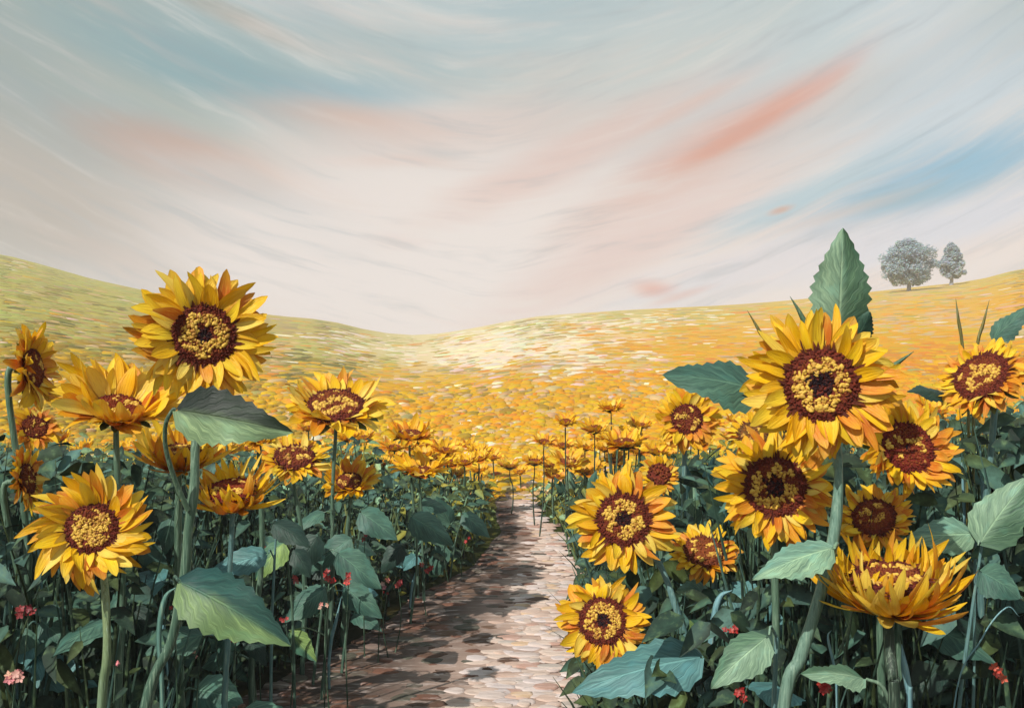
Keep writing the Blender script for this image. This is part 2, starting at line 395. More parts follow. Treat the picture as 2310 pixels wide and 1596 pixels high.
    for i in range(N):
        r = min(.985, max(.02, sqrt((i+.5)/N)+U(-.025, .025))); a = i*2.39996+U(-.12, .12)/(r+.1); r2 = r*rd*1.0
        pnt = c+(ux*cos(a)+uy*sin(a))*r2+nv*dome(r)*.96; s0 = rd*1.5/sqrt(N)
        nn_ = nz(cos(a)*r*2.6+seed, sin(a)*r*2.6, 0)
        nd = (nv+(ux*cos(a)+uy*sin(a))*r*.7).normalized()
        if eye and r < .3*eye*(1+.5*nz(a, i*.7)): bud(me, pnt, nd, s0*.95, s0*.9, mixc(EYE, DBR, U(-.2, .4)), k5)
        elif r < .72+.16*nn_ and nn_ > (.3-yel*.55)+U(-.12, .12): bud(my, pnt, nd, s0*U(.55, 1.35), s0*U(.6, 1.5), mixc(OCH, RUST, max(0, U(-.4, .85))), k5)
        elif r < .74: bud(mo, pnt, nd, s0*U(.4, .8), s0*U(.4, 1.3), mixc(dc, RUST, U(.2, .7)), k5)
        else: bud(mo, pnt, nd, s0*U(.5, .8), s0*U(.4, 1.3), mixc(dc, DBR, U(0, .9)), k5)
    for i in range(110 if big else 26):
        a = U(0, 2*pi); petal(mo, c+nv*rd*.06, fr, a, rd*U(.72, .9), rd*U(.18, .5), rd*U(.07, .15), U(.1, .7), -.5, U(-.3, .3), 0, dc, DBR, mixc(BRN, ORA[0], U(0, .3)), 3, 2)
    if mo.v: mo.build('outer_florets', MD, D, org)
    if len(my.v) > 150: my.build('pollen_florets', MF, D, org)
    if me.v and eye: me.build('centre_florets', MD, D, org)
    # leaves named in the spec: (base x,y, tip x,y, width px, dY, kind, face, droop, fold)
    for lf in leaves:
        bx, by, tx, ty, wd, dY, kind, *rest = lf
        face = Vector(rest[0]) if rest else Vector((0, -1, .35)); droop = rest[1] if len(rest) > 1 else .12; fold = rest[2] if len(rest) > 2 else -.25
        b_, t_ = P(bx, by, Y+dY), P(tx, ty, Y+dY-.05)
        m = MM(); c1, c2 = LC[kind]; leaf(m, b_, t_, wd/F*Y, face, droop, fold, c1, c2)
        lo = m.build('leaf', ML, T, org)
        zz = b_.z-.07; q_ = min(sp, key=lambda k: abs(k.z-zz)+(k-b_).length*.15)
        m = MM(); d = (b_-t_).normalized()
        if kind == 'two': tube(m, spline([P(424, 1150, Y-.02), P(394, 1080, Y-.06), P(374, 1010, Y-.1), P(374, 955, Y-.13), P(390, 924, Y-.14), b_+d*.004], 5), sr*.6, sr*.36, m0, lin((60, 84, 70)), 7)
        else: tube(m, spline([q_, q_.lerp(b_, .6)+Vector((0, 0, .02))+d*.02, b_+d*.008], 5), sr*.5, sr*.32, m0, c1, 6)
        m.build('petiole', MS, lo, org)
    zt = sp[0].z
    for i in range(auto):
        zz = zt*(.2+.55*(i+U(0, .6))/max(1, auto)); q_ = min(sp, key=lambda k: abs(k.z-zz)); a = U(0, 2*pi)
        dr = Vector((cos(a), sin(a)*.6-.2, U(-.1, .35))).normalized(); b_ = q_+dr*U(.05, .1); t_ = b_+Vector((dr.x, dr.y, -.25+U(-.3, .2))).normalized()*U(.14, .24)
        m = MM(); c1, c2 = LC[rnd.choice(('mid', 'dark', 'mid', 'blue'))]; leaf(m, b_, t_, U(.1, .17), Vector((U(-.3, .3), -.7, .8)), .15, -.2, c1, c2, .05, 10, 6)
        lo = m.build('leaf', ML, T, org)
        m = MM(); tube(m, [q_, q_.lerp(b_, .5)+Vector((0, 0, .012)), b_], sr*.5, sr*.3, m0, c1, 5); m.build('petiole', MS, lo, org)
    return T
#MARK
S.cycles.use_denoising = True
# ---------------------------------------------------------------- the setting: ground, path, blossom field
def near(xs, ys, x, y, rx, ry): return exp(-(((xs-x)/rx)**2+((ys-y)/ry)**2))
FC = dict(olive=(176, 158, 58), lime=(212, 202, 108), cream=(236, 222, 190), peach=(232, 190, 132), yellow=(234, 184, 26), gold=(240, 172, 16), orange=(234, 150, 36), ochre=(196, 156, 44), tan=(206, 178, 112), moss=(136, 128, 54), rust=(206, 112, 40), pink=(228, 196, 176))
FC = {k: tuple(q*(.9 if k in ('cream', 'pink') else .74 if k in ('gold', 'orange', 'yellow', 'peach') else .64) for q in lin(v)) for k, v in FC.items()}
def field_mix(X, Y):
    """which flowers grow where on the hillsides: weights of the blossom colours"""
    xs = CX+X/max(Y, 12)*F; Yc = min(max(Y, 12), 120); sk = skyl(xs); g = (12/Yc-.1)/.9; ys = sk+(1050-sk)*g
    l = sst(700, 350, xs); r = sst(1150, 1650, xs); w = {}
    top = sst(70, 10, ys-sk)
    w['lime'] = 4.2*l*sst(800, 640, ys)+1.2*top+1.6*sst(620, 760, xs)*sst(1050, 800, xs)*sst(860, 740, ys)
    w['olive'] = 1.1*l*sst(600, 680, ys)*sst(860, 740, ys)+.9*sst(1000, 500, xs)*near(xs, ys, 740, 810, 170, 40)
    w['tan'] = 2.5*near(xs, ys, 260, 775, 90, 32)+1.3*near(xs, ys, 700, 725, 130, 24)+.3
    w['ochre'] = 3.4*l*sst(690, 800, ys)+.5*sst(780, 900, ys)*(1-r)
    w['moss'] = .55*l*sst(640, 730, ys)+.9*near(xs, ys, 690, 815, 110, 30)
    w['cream'] = 4.0*near(xs, ys, 1120, 772, 270, 36)+1.5*near(xs, ys, 1350, 720, 260, 26)+.05+.25*near(xs, ys, 1150, 960, 300, 60)
    w['peach'] = .6*near(xs, ys, 1150, 930, 330, 90)+2.6*near(xs, ys, 2120, 705, 230, 26)+1.3*near(xs, ys, 1500, 840, 260, 50)+.3+1.4*near(xs, ys, 2080, 660, 200, 14)
    w['yellow'] = (1.6*sst(790, 860, ys)+.9*r+.3)*(1-.75*l*sst(760, 690, ys))
    w['gold'] = 1.8*sst(800, 880, ys)+3.0*r*sst(10, 60, ys-sk)
    w['orange'] = 5*sst(1500, 2000, xs)*sst(730, 820, ys)+.6*near(xs, ys, 1450, 880, 300, 60)+.12*(1-l)+.02
    w['rust'] = .05*sst(850, 950, ys)
    w['pink'] = .7*near(xs, ys, 1100, 780, 240, 36)+.02
    return w, xs, ys
def field_col(X, Y, pick=False, o=0):
    w, xs, ys = field_mix(X, Y)
    n = nz(xs*.006, ys*.03, o)
    ks = list(w)
    if pick:
        z = rnd.random()*sum(w.values())
        # neighbouring blossoms of one colour grow in drifts
        for i, k in enumerate(ks): w[k] *= max(.02, 1+2.6*nz(xs*.011, ys*.05, i*3.7))
        z = rnd.random()*sum(w.values())
        for k in ks:
            z -= w[k]
            if z <= 0: return FC[k]
        return FC['yellow']
    t = sum(w.values()); return tuple(sum(w[k]*FC[k][i] for k in ks)/t for i in range(3))
def build_ground():
    M = MM(); us = [-60, -12, -4, -2, -1.3]+[-1+.025*i for i in range(81)]+[1.3, 2, 4, 12, 60]
    Ys = [-40, -8, -1, 1.5, 3, 4]+[5+.5*i for i in range(15)]+[13, 14, 15, 16.5, 18, 20, 22, 25, 28, 32, 36, 41, 47, 54, 62, 71, 82, 94, 105, 113, 120, 124, 130, 150, 200, 300, 600, 1500, 4500]
    rows = []; cs = []
    soil = lin((40, 40, 28)); green = lin((60, 66, 30))
    for Y in Ys:
        row = []
        for u in us:
            X = u*max(Y, 4.)
            row.append((X, Y, ground(X, Y)))
            if Y < 11: c = mixc(soil, green, sst(6, 11, Y))
            else: c = mixc(green, field_col(X, Y), sst(11.2, 13, Y))
            cs.append(c)
        rows.append(row)
    M.grid(rows, cs); o = M.build('ground', MG); o['kind'] = 'structure'; return o
build_ground()
PL = [(1130, 1122), (1165, 1118), (1205, 1130), (1280, 1062), (1350, 930), (1420, 852), (1480, 715), (1540, 620), (1596, 500)]
PR = [(1130, 1178), (1165, 1206), (1205, 1243), (1280, 1290), (1330, 1312), (1400, 1300), (1480, 1296), (1596, 1292)]
def path_edges(Y):
    y = CY+H/max(Y, 5.07)*F; k = max(Y, 5.07)
    a = (interp(PL, y)-CX)/F*k; b = (interp(PR, y)-CX)/F*k
    if Y < 5.07: f = sst(5.07, 2.5, Y); a = lerp(a, -.45, f)
    return a, b
def build_path():
    M = MM(); rows = []; cs = []; nA = 12
    for i in range(60):
        Y = lerp(1.5, 12.1, i/59); a, b = path_edges(Y); row = []
        a += .05*nz(Y*3, 1); b += .05*nz(Y*3, 5)
        for j in range(nA+1):
            X = lerp(a, b, j/nA); row.append((X, Y, ground(X, Y)+.006+.012*sin(pi*j/nA)))
            q = sst(.2, .75, (X-a)/(b-a)+.2*nz(X*3, Y*2)); cs.append(mixc(lin((58, 46, 38)), lin((178, 152, 138)), q))  # shade painted into the base, darkening towards the left edge
        rows.append(row)
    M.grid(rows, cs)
    # worn flat stones bedded in the path
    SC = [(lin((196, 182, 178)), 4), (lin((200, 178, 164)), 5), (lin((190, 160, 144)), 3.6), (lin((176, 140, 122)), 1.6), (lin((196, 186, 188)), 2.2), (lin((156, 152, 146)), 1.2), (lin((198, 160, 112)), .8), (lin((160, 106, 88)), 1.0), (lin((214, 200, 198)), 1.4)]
    SHADE_C = [(lin((96, 72, 58)), 3), (lin((118, 92, 74)), 2.5), (lin((132, 88, 70)), 2), (lin((104, 104, 94)), 1.6), (lin((84, 96, 84)), .8), (lin((150, 132, 122)), .7)]  # darker stone colours that paint the shade along the left side
    def pk(l):
        z = rnd.random()*sum(w for _, w in l)
        for c, w in l:
            z -= w
            if z <= 0: return c
    placed = []
    y = 1136
    while y < 1640:
        Y = H/(y-CY)*F; a, b = path_edges(Y); Xs = a+U(0, .05)
        rowd = U(.9, 1.1)
        while Xs < b:
            wd = U(.07, .17)*(1.3 if rnd.random() < .2 else 1); dp = min(.17, wd*U(.6, 1.))
            X = Xs+wd*.5; Yy = Y+U(-.05, .05)
            q = (X-a)/(b-a)
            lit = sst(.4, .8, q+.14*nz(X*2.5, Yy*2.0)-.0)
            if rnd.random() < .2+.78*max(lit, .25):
                c = mixc(pk(SC), lin((212, 190, 176)), .4) if rnd.random() < lit else mixc(pk(SHADE_C), lin((84, 62, 50)), .5)
                z = ground(X, Yy)+.012; n = 9; ph = U(0, 6); ir = [U(.82, 1.12) for _ in range(n)]
                vs = []; hh = U(.005, .011)
                for rr, zz in ((1, 0), (.93, .75), (.7, 1.)):
                    for k in range(n):
                        A = k*2*pi/n+ph*.1; vs.append((X+cos(A)*wd*.54*rr*ir[k], Yy+sin(A)*dp*.5*rr*ir[k], z+hh*zz+.004*nz(X+cos(A), Yy, k)))
                vs.append((X, Yy, z+hh*1.05)); fs = []
                for r_ in range(2):
                    for k in range(n): fs.append((r_*n+k, r_*n+(k+1) % n, (r_+1)*n+(k+1) % n, (r_+1)*n+k))
                for k in range(n): fs.append((2*n+k, 2*n+(k+1) % n, 3*n))
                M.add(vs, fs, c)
            Xs += wd*U(.8, 1.02)
        y += (Y**-1)*0+max(2.2, .07*(y-CY)**2/(H*F)*.86)
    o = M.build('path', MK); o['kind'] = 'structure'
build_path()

def field():
    M = MM()
    for i in range(34000):
        g = rnd.random()**1.0; y = None
        # density thins out with distance the way the slope is seen
        xs = U(-350, 2660); sk = skyl(xs); ys = lerp(sk-2, 1062, g); q = (ys-sk)/(1050-sk)
        Y = 12/max(.1, min(1.05, .1+.9*q)); X = (xs-CX)/F*Y
        c = field_col(X, Y, True)
        c = tuple(min(1, k*U(.86, 1.14)) for k in c)
        if Y > 114: continue
        s = U(8, 22)*lerp(.85, 1.1, q)/F*Y*(1.5 if rnd.random() < .1 else 1); asp = U(.28, .6); h = s*U(.03, .09)
        if Y < 34:
            f = sst(34, 20, Y); s *= lerp(1, .62, f); asp = lerp(asp, U(.7, 1.1), f); h = lerp(h, s*U(.22, .5), f)
        z = ground(X, Y)
        h *= sst(sk-2, sk+14, ys)
        e = .6; gx = (ground(X+e, Y)-ground(X-e, Y))/(2*e); gy = (ground(X, Y+e)-ground(X, Y-e))/(2*e) if Y < 119 else 0.
        n = 7; a0 = U(0, 6); vs = []; ir = [U(.65, 1.2) for _ in range(n)]
        for rr, zz in ((1, 0), (.86, .7), (.45, 1)):
            for k in range(n):
                A = a0*.2+k*2*pi/n; dx = cos(A)*s*rr*ir[k]; dy = sin(A)*s*asp*lerp(5., 1., max(0, q)**.5)*rr*ir[k]; vs.append((X+dx, Y+dy, z+gx*dx+gy*dy+h*zz*U(.85, 1.15)))
        vs.append((X, Y, z+h)); fs = []
        for r_ in range(2):
            for k in range(n): fs.append((r_*n+k, r_*n+(k+1) % n, (r_+1)*n+(k+1) % n, (r_+1)*n+k))
        for k in range(n): fs.append((2*n+k, 2*n+(k+1) % n, 3*n))
        M.add(vs, fs, c)
    o = M.build('blossom_field', MB); o['kind'] = 'stuff'; o['label'] = 'distant hillsides covered in yellow, orange and cream blossoms'; o['category'] = 'flower field'
field()

# ---------------------------------------------------------------- the green undergrowth below the flower heads
YT = [(-400, 985), (0, 985), (250, 1005), (600, 1010), (820, 985), (900, 1020), (1000, 1060), (1120, 1085), (1230, 1090), (1350, 1062), (1480, 1030), (1650, 1000), (1900, 980), (2000, 940), (2130, 925), (2310, 900), (2700, 900)]
def undergrowth():
    M = MM(); cnt = 0
    GC = [lin((34, 54, 44)), lin((46, 70, 56)), lin((62, 92, 78)), lin((40, 54, 32)), lin((62, 74, 38)), lin((36, 48, 38)), lin((74, 106, 98)), lin((30, 42, 34))]
    GC = [tuple(q*.82 for q in c) for c in GC]
    OC = [lin((92, 96, 40)), lin((112, 108, 38)), lin((74, 88, 44)), lin((132, 122, 44)), lin((90, 120, 92)), lin((122, 154, 122))]
    while cnt < 30000:
        Y = 12.6-9.6*rnd.random()**.8
        xs = U(-300, 2600); X = (xs-CX)/F*Y; a, b = path_edges(Y)
        if Y < 12.2 and a-.03 < X < b+.03: continue
        if 9 < Y < 12.5 and a-.1 < X < b+.08: continue
        if Y < 5.2 and 470 < xs < 1300: continue
        if Y < 3.6 and 330 < xs < 1480: continue
        top = H-(interp(YT, xs)+U(-6, 45)-CY)/F*Y
        de = (a-X) if X < a else (X-b)
        if Y < 11.7: top *= lerp(lerp(.45, .85, sst(7, 9.5, Y)), 1, sst(0., .5 if X < a else .4, de))
        if top < .05: continue
        for hx, hy, hr, hY, hc in HEADS:            # nothing grows up in front of a flower head
            if Y < hY+.1 and abs(xs-hx) < hr*1.1 and hr > 40: top = min(top, H-(hy+hr*(.45+.55*hc)+12-CY)/F*Y)
        if top < .05: continue
        far = sst(6.5, 11, Y+U(-1, 1)); pal = OC if rnd.random() < far*.85 else GC
        g = ground(X, Y); c = rnd.choice(pal); c2 = rnd.choice(pal)
        if rnd.random() < .22:       # thin upright stalk or blade
            h = top*U(.55, 1.0); w = U(.003, .009)*(1+.05*Y); lean = U(-.22, .22); ly = U(-.15, .15); vs = []; n = 4
            for k in range(n+1):
                t = k/n; ww = w*(1-t**3*.85); x_ = X+lean*t*t; y_ = Y+ly*t*t; z_ = g+h*t
                vs += [(x_-ww, y_, z_), (x_, y_-ww*.8, z_), (x_+ww, y_, z_)]
            fs = []
            for k in range(n): fs += [(k*3, k*3+1, k*3+4, k*3+3), (k*3+1, k*3+2, k*3+5, k*3+4)]
            M.add(vs, fs, [mixc(c, c2, k//3/n) for k in range(len(vs))])
        else:                       # broad leaf on it
            z0 = g+top*(U(.02, .98)**.9); L = U(.06, .15); wd = L*U(.4, .62); a_ = U(0, 2*pi)
            d = Vector((cos(a_), sin(a_)*.7-.15, U(-.75, .35))).normalized(); nn = Vector((U(-.4, .4), -U(.2, 1), U(.2, 1))); s = d.cross(nn).normalized(); up = s.cross(d)
            vs = []; nl = 5
            for k in range(nl+1):
                t = k/nl; hw = wd*.5*sin(pi*min(1, t**.7*.97+.03))*(1 if k % 2 else .92); p = Vector((X, Y, z0))+d*L*t+Vector((0, 0, -.25*L*t*t))
                vs += [p-s*hw+up*hw*.25, p, p+s*hw+up*hw*.25]
            fs = []
            for k in range(nl): fs += [(k*3, k*3+1, k*3+4, k*3+3), (k*3+1, k*3+2, k*3+5, k*3+4)]
            M.add(vs, fs, [tuple(q*(1.7 if k % 3 == 1 else 1) for q in mixc(c, c2, (k % 3)/2*.6)) for k in range(len(vs))])
        cnt += 1
    o = M.build('undergrowth', MU); o['kind'] = 'stuff'; o['label'] = 'dense dark green stalks and leaves below the flower heads'; o['category'] = 'undergrowth'
# ---------------------------------------------------------------- sunflowers on the left of the path
G = GROUP_L; F0 = (0, -1, .3)
sunflower('tallest sunflower on the left, round open face standing above the green hillside', G, 460, 757, 2.75, 322, .5, 6, 4, .12, -.25, 34,
          stem=[(452, 905, .05), (441, 1000, .02), (438, 1100, 0), (424, 1200, 0), (416, 1300, 0), (385, 1450, 0), (325, 1610, 0)], sr=.0125, sc='g', auto=0, eye=.8, yel=1.0, orange=.15,
          leaves=[(400, 925, 652, 972, 118, -.14, 'two', (.05, -1, .2), .16, -.12), (408, 1312, 650, 1448, 134, -.12, 'teal', (.2, -.85, .5), .16, -.3)])
sunflower('wide yellow sunflower tipped upwards with a red brown oval centre, under the tallest left one', G, 268, 925, 3.2, 300, .44, 56, 10, .55, .1, 26, orange=.12, eye=0, yel=.25, spiral=.1, pale=.3, dcol=lin((116, 36, 22)), auto=2)
sunflower('upper sunflower at the left edge seen almost side on, with a narrow dark centre', G, 72, 830, 3.4, 205, .52, 6, 66, .35, -.3, 26, orange=.35, eye=0, yel=0, auto=2)
sunflower('small half hidden sunflower with a plain maroon centre at the left edge', G, 78, 965, 3.62, 120, .55, 30, 15, .2, -.3, 20, orange=.45, eye=0, yel=0, auto=1)
sunflower('lower sunflower at the left edge turned sideways with a dark upright centre', G, 58, 1080, 3.3, 150, .56, 5, 66, .3, -.3, 24, orange=.4, eye=0, yel=0, auto=2)
sunflower('lowest sunflower on the left with swirling petals and clustered yellow seeds', G, 208, 1192, 2.95, 268, .5, 12, -8, .3, -.35, 28, stem=[(232, 1290, .06), (238, 1350, .03), (241, 1480, 0), (228, 1610, 0)], sr=.011, sc='y', spiral=.35, yel=.9, eye=0, orange=.12, pale=.22, auto=0)
sunflower('sunflower right of the dark drooping leaf, wide flat oval centre with yellow specks', G, 758, 918, 5.9, 244, .62, 57, 2, .4, -.1, 26, orange=.16, eye=0, yel=.55, pale=.25)
sunflower('small oval sunflower with a maroon centre between two larger left ones', G, 664, 1034, 5.5, 168, .64, 55, 4, .2, -.2, 24, orange=.15, eye=0, yel=.2)
sunflower('ragged small sunflower beside the path side leaves with few dark seeds', G, 788, 1088, 6.1, 140, .5, 46, -6, .45, .1, 24, orange=.2, eye=0, yel=.2)
sunflower('cup shaped sunflower with raised front petals hiding a red rimmed centre', G, 520, 1108, 3.3, 205, .58, 60, -22, .2, 1.0, 34, deep=.7, orange=.22, eye=0, yel=.1, dcol=lin((120, 30, 24)), stem=[(522, 1215, .05), (518, 1290, .05), (515, 1420, .05), (505, 1610, .05)], sc='b', sr=.009)
sunflower('sunflower partly behind the forked green stem, petals opening like a bowl', G, 405, 1025, 3.5, 220, .5, 66, 8, .25, .8, 32, deep=.6, orange=.25, eye=0, yel=.4)
sunflower('small flat yellow sunflower seen edge on beyond the wide oval one', G, 925, 982, 7.2, 132, .5, 68, 5, .35, 0, 18, orange=.15, eye=0, yel=.1, auto=2, sr=.0085)
sunflower('edge on sunflower nearest the path, long yellow petals spread to both sides', G, 948, 1062, 7.1, 142, .45, 70, 8, .4, 0, 18, orange=.08, eye=0, yel=0, auto=3, sr=.0085)
sunflower('tiny yellow sunflower peeping out behind the dark drooping leaf', G, 585, 988, 4.4, 110, .45, 60, 0, .4, 0, 18, orange=.1, eye=0, yel=.1, auto=1)
# ---------------------------------------------------------------- sunflowers on the right of the path
G = GROUP_R
sunflower('largest sunflower on the right, facing the viewer below an upright pointed leaf', G, 1852, 868, 2.6, 352, .54, 4, 3, .1, -.2, 34,
          stem=[(1884, 990, .06), (1892, 1070, .04), (1882, 1200, .02), (1850, 1340, 0), (1806, 1480, 0), (1764, 1620, 0)], sr=.0135, sc='t', eye=1.15, yel=.9, orange=.15, shade_orange=.45, auto=0,
          leaves=[(1893, 735, 1902, 520, 132, .16, 'grey', (-.25, -1, .1), .05, -.2), (1925, 770, 1962, 706, 70, .18, 'mid', (.2, -1, .2)), (1712, 880, 1502, 842, 132, .12, 'mid', (-.1, -.8, .6), .1, -.2),
                  (1876, 1236, 1702, 1300, 86, -.1, 'pale', (0, -.7, .7), .12, -.3)])
sunflower('round sunflower under the largest right one with a dark purple eye', G, 1748, 1098, 2.95, 272, .58, 8, 2, .15, -.25, 30, orange=.15, shade_orange=.5, eye=1.1, yel=.8, auto=2)
sunflower('round sunflower beside the path with pointed petals and a dark eye', G, 1406, 1172, 3.45, 248, .56, 5, 3, .12, -.2, 22, stem=[(1482, 1262, .07), (1525, 1370, .04), (1560, 1490, .02), (1590, 1600, 0)], sr=.012, sc='b', eye=.95, yel=.9, orange=.18, shade_orange=.25, auto=0)
sunflower('lowest round sunflower hanging over the path edge on the right', G, 1360, 1400, 3.25, 212, .58, 4, -5, .12, -.25, 24, orange=.15, shade_orange=.45, eye=1, yel=.9, auto=0,
          leaves=[(1580, 1482, 1292, 1556, 118, -.15, 'blue', (0, -.75, .65), .14, -.25)], stem=[(1400, 1430, .1), (1500, 1470, .12), (1590, 1520, .1), (1585, 1620, .05)], sr=.008, sc='b')
sunflower('sunflower above the path edge with a shaded orange right side and brown centre', G, 1550, 945, 4.4, 150, .54, 8, 8, .2, -.25, 26, orange=.15, shade_orange=.6, eye=0, yel=.3, dcol=lin((104, 40, 30)), auto=3, sc='b')
sunflower('small tipped sunflower with a rusty brown centre between two round ones', G, 1588, 1246, 3.75, 165, .64, 42, 6, .3, -.3, 24, stem=[(1612, 1315, .03), (1597, 1400, .02), (1590, 1500, 0), (1588, 1610, 0)], sc='b', sr=.011, orange=.2, shade_orange=.6, eye=0, yel=.15, dcol=lin((120, 60, 34)), auto=0,
          leaves=[(1638, 1335, 1762, 1392, 92, -.06, 'blue', (.1, -.8, .5), .14, -.2), (1600, 1340, 1530, 1330, 70, .05, 'pale', (0, -.8, .6))])
sunflower('tilted sunflower at the right edge with a slanting oval centre', G, 2216, 850, 3.3, 215, .66, 34, -30, .15, -.3, 28, orange=.2, shade_orange=.6, eye=0, yel=.6, auto=2, sc='b', leaves=[(2240, 765, 2330, 690, 60, .1, 'mid', (0, -.7, .8)), (2130, 890, 2050, 880, 60, .1, 'dark', (0, -.6, .8))])
sunflower('sunflower with a shaggy red brown centre below and right of the largest one', G, 2045, 1010, 3.1, 240, .6, 22, 24, .3, -.1, 26, orange=.2, shade_orange=.3, eye=.35, yel=.05, dcol=lin((110, 36, 26)), auto=2, spiral=.15)
sunflower('ragged sunflower with a copper centre just above the big cup shaped one', G, 1972, 1168, 3.0, 182, .62, 34, -10, .25, -.2, 24, orange=.2, shade_orange=.6, eye=0, yel=.1, dcol=lin((112, 48, 30)), auto=1)
sunflower('big cup shaped sunflower at lower right with petals curving upwards', G, 2008, 1308, 2.55, 330, .56, 64, 0, .12, 1.12, 46, deep=.85, orange=.12, pale=.3, shade_orange=.2, eye=0, yel=.25, auto=0, sr=.013, sc='d', dcol=lin((96, 36, 28)),
          stem=[(2006, 1450, .03), (2014, 1530, 0), (2018, 1615, 0)], leaves=[(1948, 1530, 1808, 1516, 72, .02, 'grey', (0, -.5, .9), .1, -.2)])
sunflower('half hidden sunflower with an olive brown centre behind two bigger heads', G, 1700, 982, 3.9, 132, .62, 40, 8, .2, -.2, 20, orange=.1, eye=0, yel=.3, dcol=lin((110, 80, 40)), auto=1)
sunflower('small sunflower peeping over the round one beside the path', G, 1487, 1070, 4.3, 100, .6, 18, 8, .2, -.2, 20, orange=.35, shade_orange=.4, eye=0, yel=0, auto=2)
sunflower('bowl shaped yellow sunflower left of the orange sided one', G, 1408, 1000, 6., 118, .5, 68, 0, .5, .1, 20, orange=.2, eye=0, yel=0, auto=3, sr=.0085)
sm = [('small sunflower on a tall stalk, second highest of the far right cluster', 1342, 968, 8.2, 84, 64), ('small pale yellow sunflower with a dark stalk among the field blossoms', 1276, 952, 9., 68, 62),
      ('tiny sunflower leaning above a bent stalk near the far path end', 1228, 997, 9.6, 62, 60), ('orange centred small sunflower above the far end of the path', 1282, 1042, 9.4, 98, 60),
      ('small bright sunflower between the far path end and the orange centred one', 1206, 1042, 10.2, 72, 68), ('flat small sunflower directly above the far end of the path', 1150, 1052, 10.8, 66, 74),
      ('highest small sunflower of the far right cluster, flattened and pale', 1378, 922, 9.4, 78, 72), ('golden small sunflower hanging over the far left verge', 1010, 1040, 9.2, 60, 66)]
for i, (lb, x, y, Y, w, p) in enumerate(sm):
    sunflower(lb, GROUP_R if i < 7 else GROUP_L, x, y, Y, w, .46, p, U(-14, 14), .45, .05, 16, orange=.15, eye=0, yel=.15 if i != 3 else .4, auto=0, sr=.006, sc='d', dcol=lin((130, 62, 34)))

undergrowth()
def copy_tree(o, parent=None):
    c = o.copy(); S.collection.objects.link(c); c.parent = parent
    for ch in [k for k in o.children]: copy_tree(ch, c)
    return c
def zone(o, x):
    w = ('behind the crowded left cluster, low against the golden hillside', 'between the left cluster and the far end of the path', 'in the thin row just beyond the far end of the path', 'between the far end of the path and the orange sided sunflower', 'behind the big right hand heads at the field edge')[0 if x < 640 else 1 if x < 1060 else 2 if x < 1240 else 3 if x < 1500 else 4]
    o['label'] = 'tiny yellow sunflower '+w; o['group'] = 'tiny sunflowers '+w
def band():
    LB = 'tiny yellow sunflower in the crowded band where the blossom field meets the undergrowth'; GB_ = 'tiny sunflowers at the edge of the blossom field'
    pr = [sunflower(LB, GB_, x, y, Y, w, .42, p, U(-14, 14), .45, .05, 14, orange=.12, eye=0, yel=.2, auto=0, sr=.009, dcol=lin((130, 66, 34))) for x, y, Y, w, p in ((1080, 1035, 10.6, 62, 64), (890, 1010, 9.4, 74, 62), (1320, 1010, 9.8, 66, 70), (1445, 960, 9.6, 70, 66))]
    n = 0
    while n < 116:
        x = U(60, 2260); Y = U(9.2, 13.5); y = U(0, 1)*75+interp([(0, 960), (700, 955), (1000, 995), (1250, 1000), (1500, 950), (2300, 900)], x)
        if rnd.random() > .35+.65*near(x, 0, 1150, 0, 480, 1): continue
        p = P(x, y, Y); a, b = path_edges(Y)
        if Y < 12.3 and a-.1 < p.x < b+.1: continue
        o = pr[n % 4]; c = copy_tree(o); zt = (y-CY)/F*Y; k = U(.85, 1.2); g = ground(p.x, Y)
        htop = {0: 1035, 1: 1010, 2: 1010, 3: 960}[n % 4]; yy = (10.6, 9.4, 9.8, 9.6)[n % 4]; hz = H-(htop-CY)/F*yy
        c.location = (p.x, Y, g-(hz-(p.z-g))+0*k) if False else (p.x, Y, g+min(0, (p.z-g)-hz)); c.rotation_euler.z = U(-.5, .5)
        if p.z-g > hz: c.scale = (1, 1, (p.z-g)/hz)
        zone(c, x); n += 1
    for o, x in zip(pr, (1080, 890, 1320, 1445)): zone(o, x)
band()
# ---------------------------------------------------------------- leafy plants growing between the sunflowers
def plant(label, lvs, Y, foot, group, sc='g', sr=.007, top=None):
    """lvs: (base x,y, tip x,y, width px, kind); stalk runs from the highest leaf base to the foot"""
    f = P(foot[0], foot[1], Y); g = ground(f.x, Y); f = Vector((f.x, Y, g)); T = thing('leafy_plant', label, 'plant', f, group)
    hi = min(lvs, key=lambda l: l[1]); tp = P(*(top or (hi[0]+4, hi[1]-10)), Y)
    sp = spline([tp, tp.lerp(f, .45)+Vector((U(-.03, .03), .02, .0)), f], 8)
    m = MM(); tube(m, sp, sr*.7, sr*1.3, *STEMC[sc], 6, .2); m.build('stem', MS, T, f)
    for l in lvs:
        bx, by, tx, ty, wd, kd, *r = l; face = Vector(r[0]) if r else Vector((U(-.3, .3), -.8, U(.3, .8)))
        b, t = P(bx, by, Y-.05), P(tx, ty, Y-.09); m = MM(); c1, c2 = LC[kd]
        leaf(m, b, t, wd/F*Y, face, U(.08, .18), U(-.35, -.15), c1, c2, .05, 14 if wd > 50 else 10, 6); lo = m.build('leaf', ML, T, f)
        q = min(sp, key=lambda k: abs(k.z-(b.z-.04))+.3*(k-b).length)
        m = MM(); d = (b-t).normalized(); arch = b+d*.012
        tube(m, spline([q, q.lerp(b, .55)+Vector((0, 0, .03)), arch], 5), sr*.6, sr*.4, STEMC[sc][0], c1, 5); m.build('petiole', MS, lo, f)
PGL = 'leafy plants on the left bank'; PGR = 'leafy plants on the right bank'
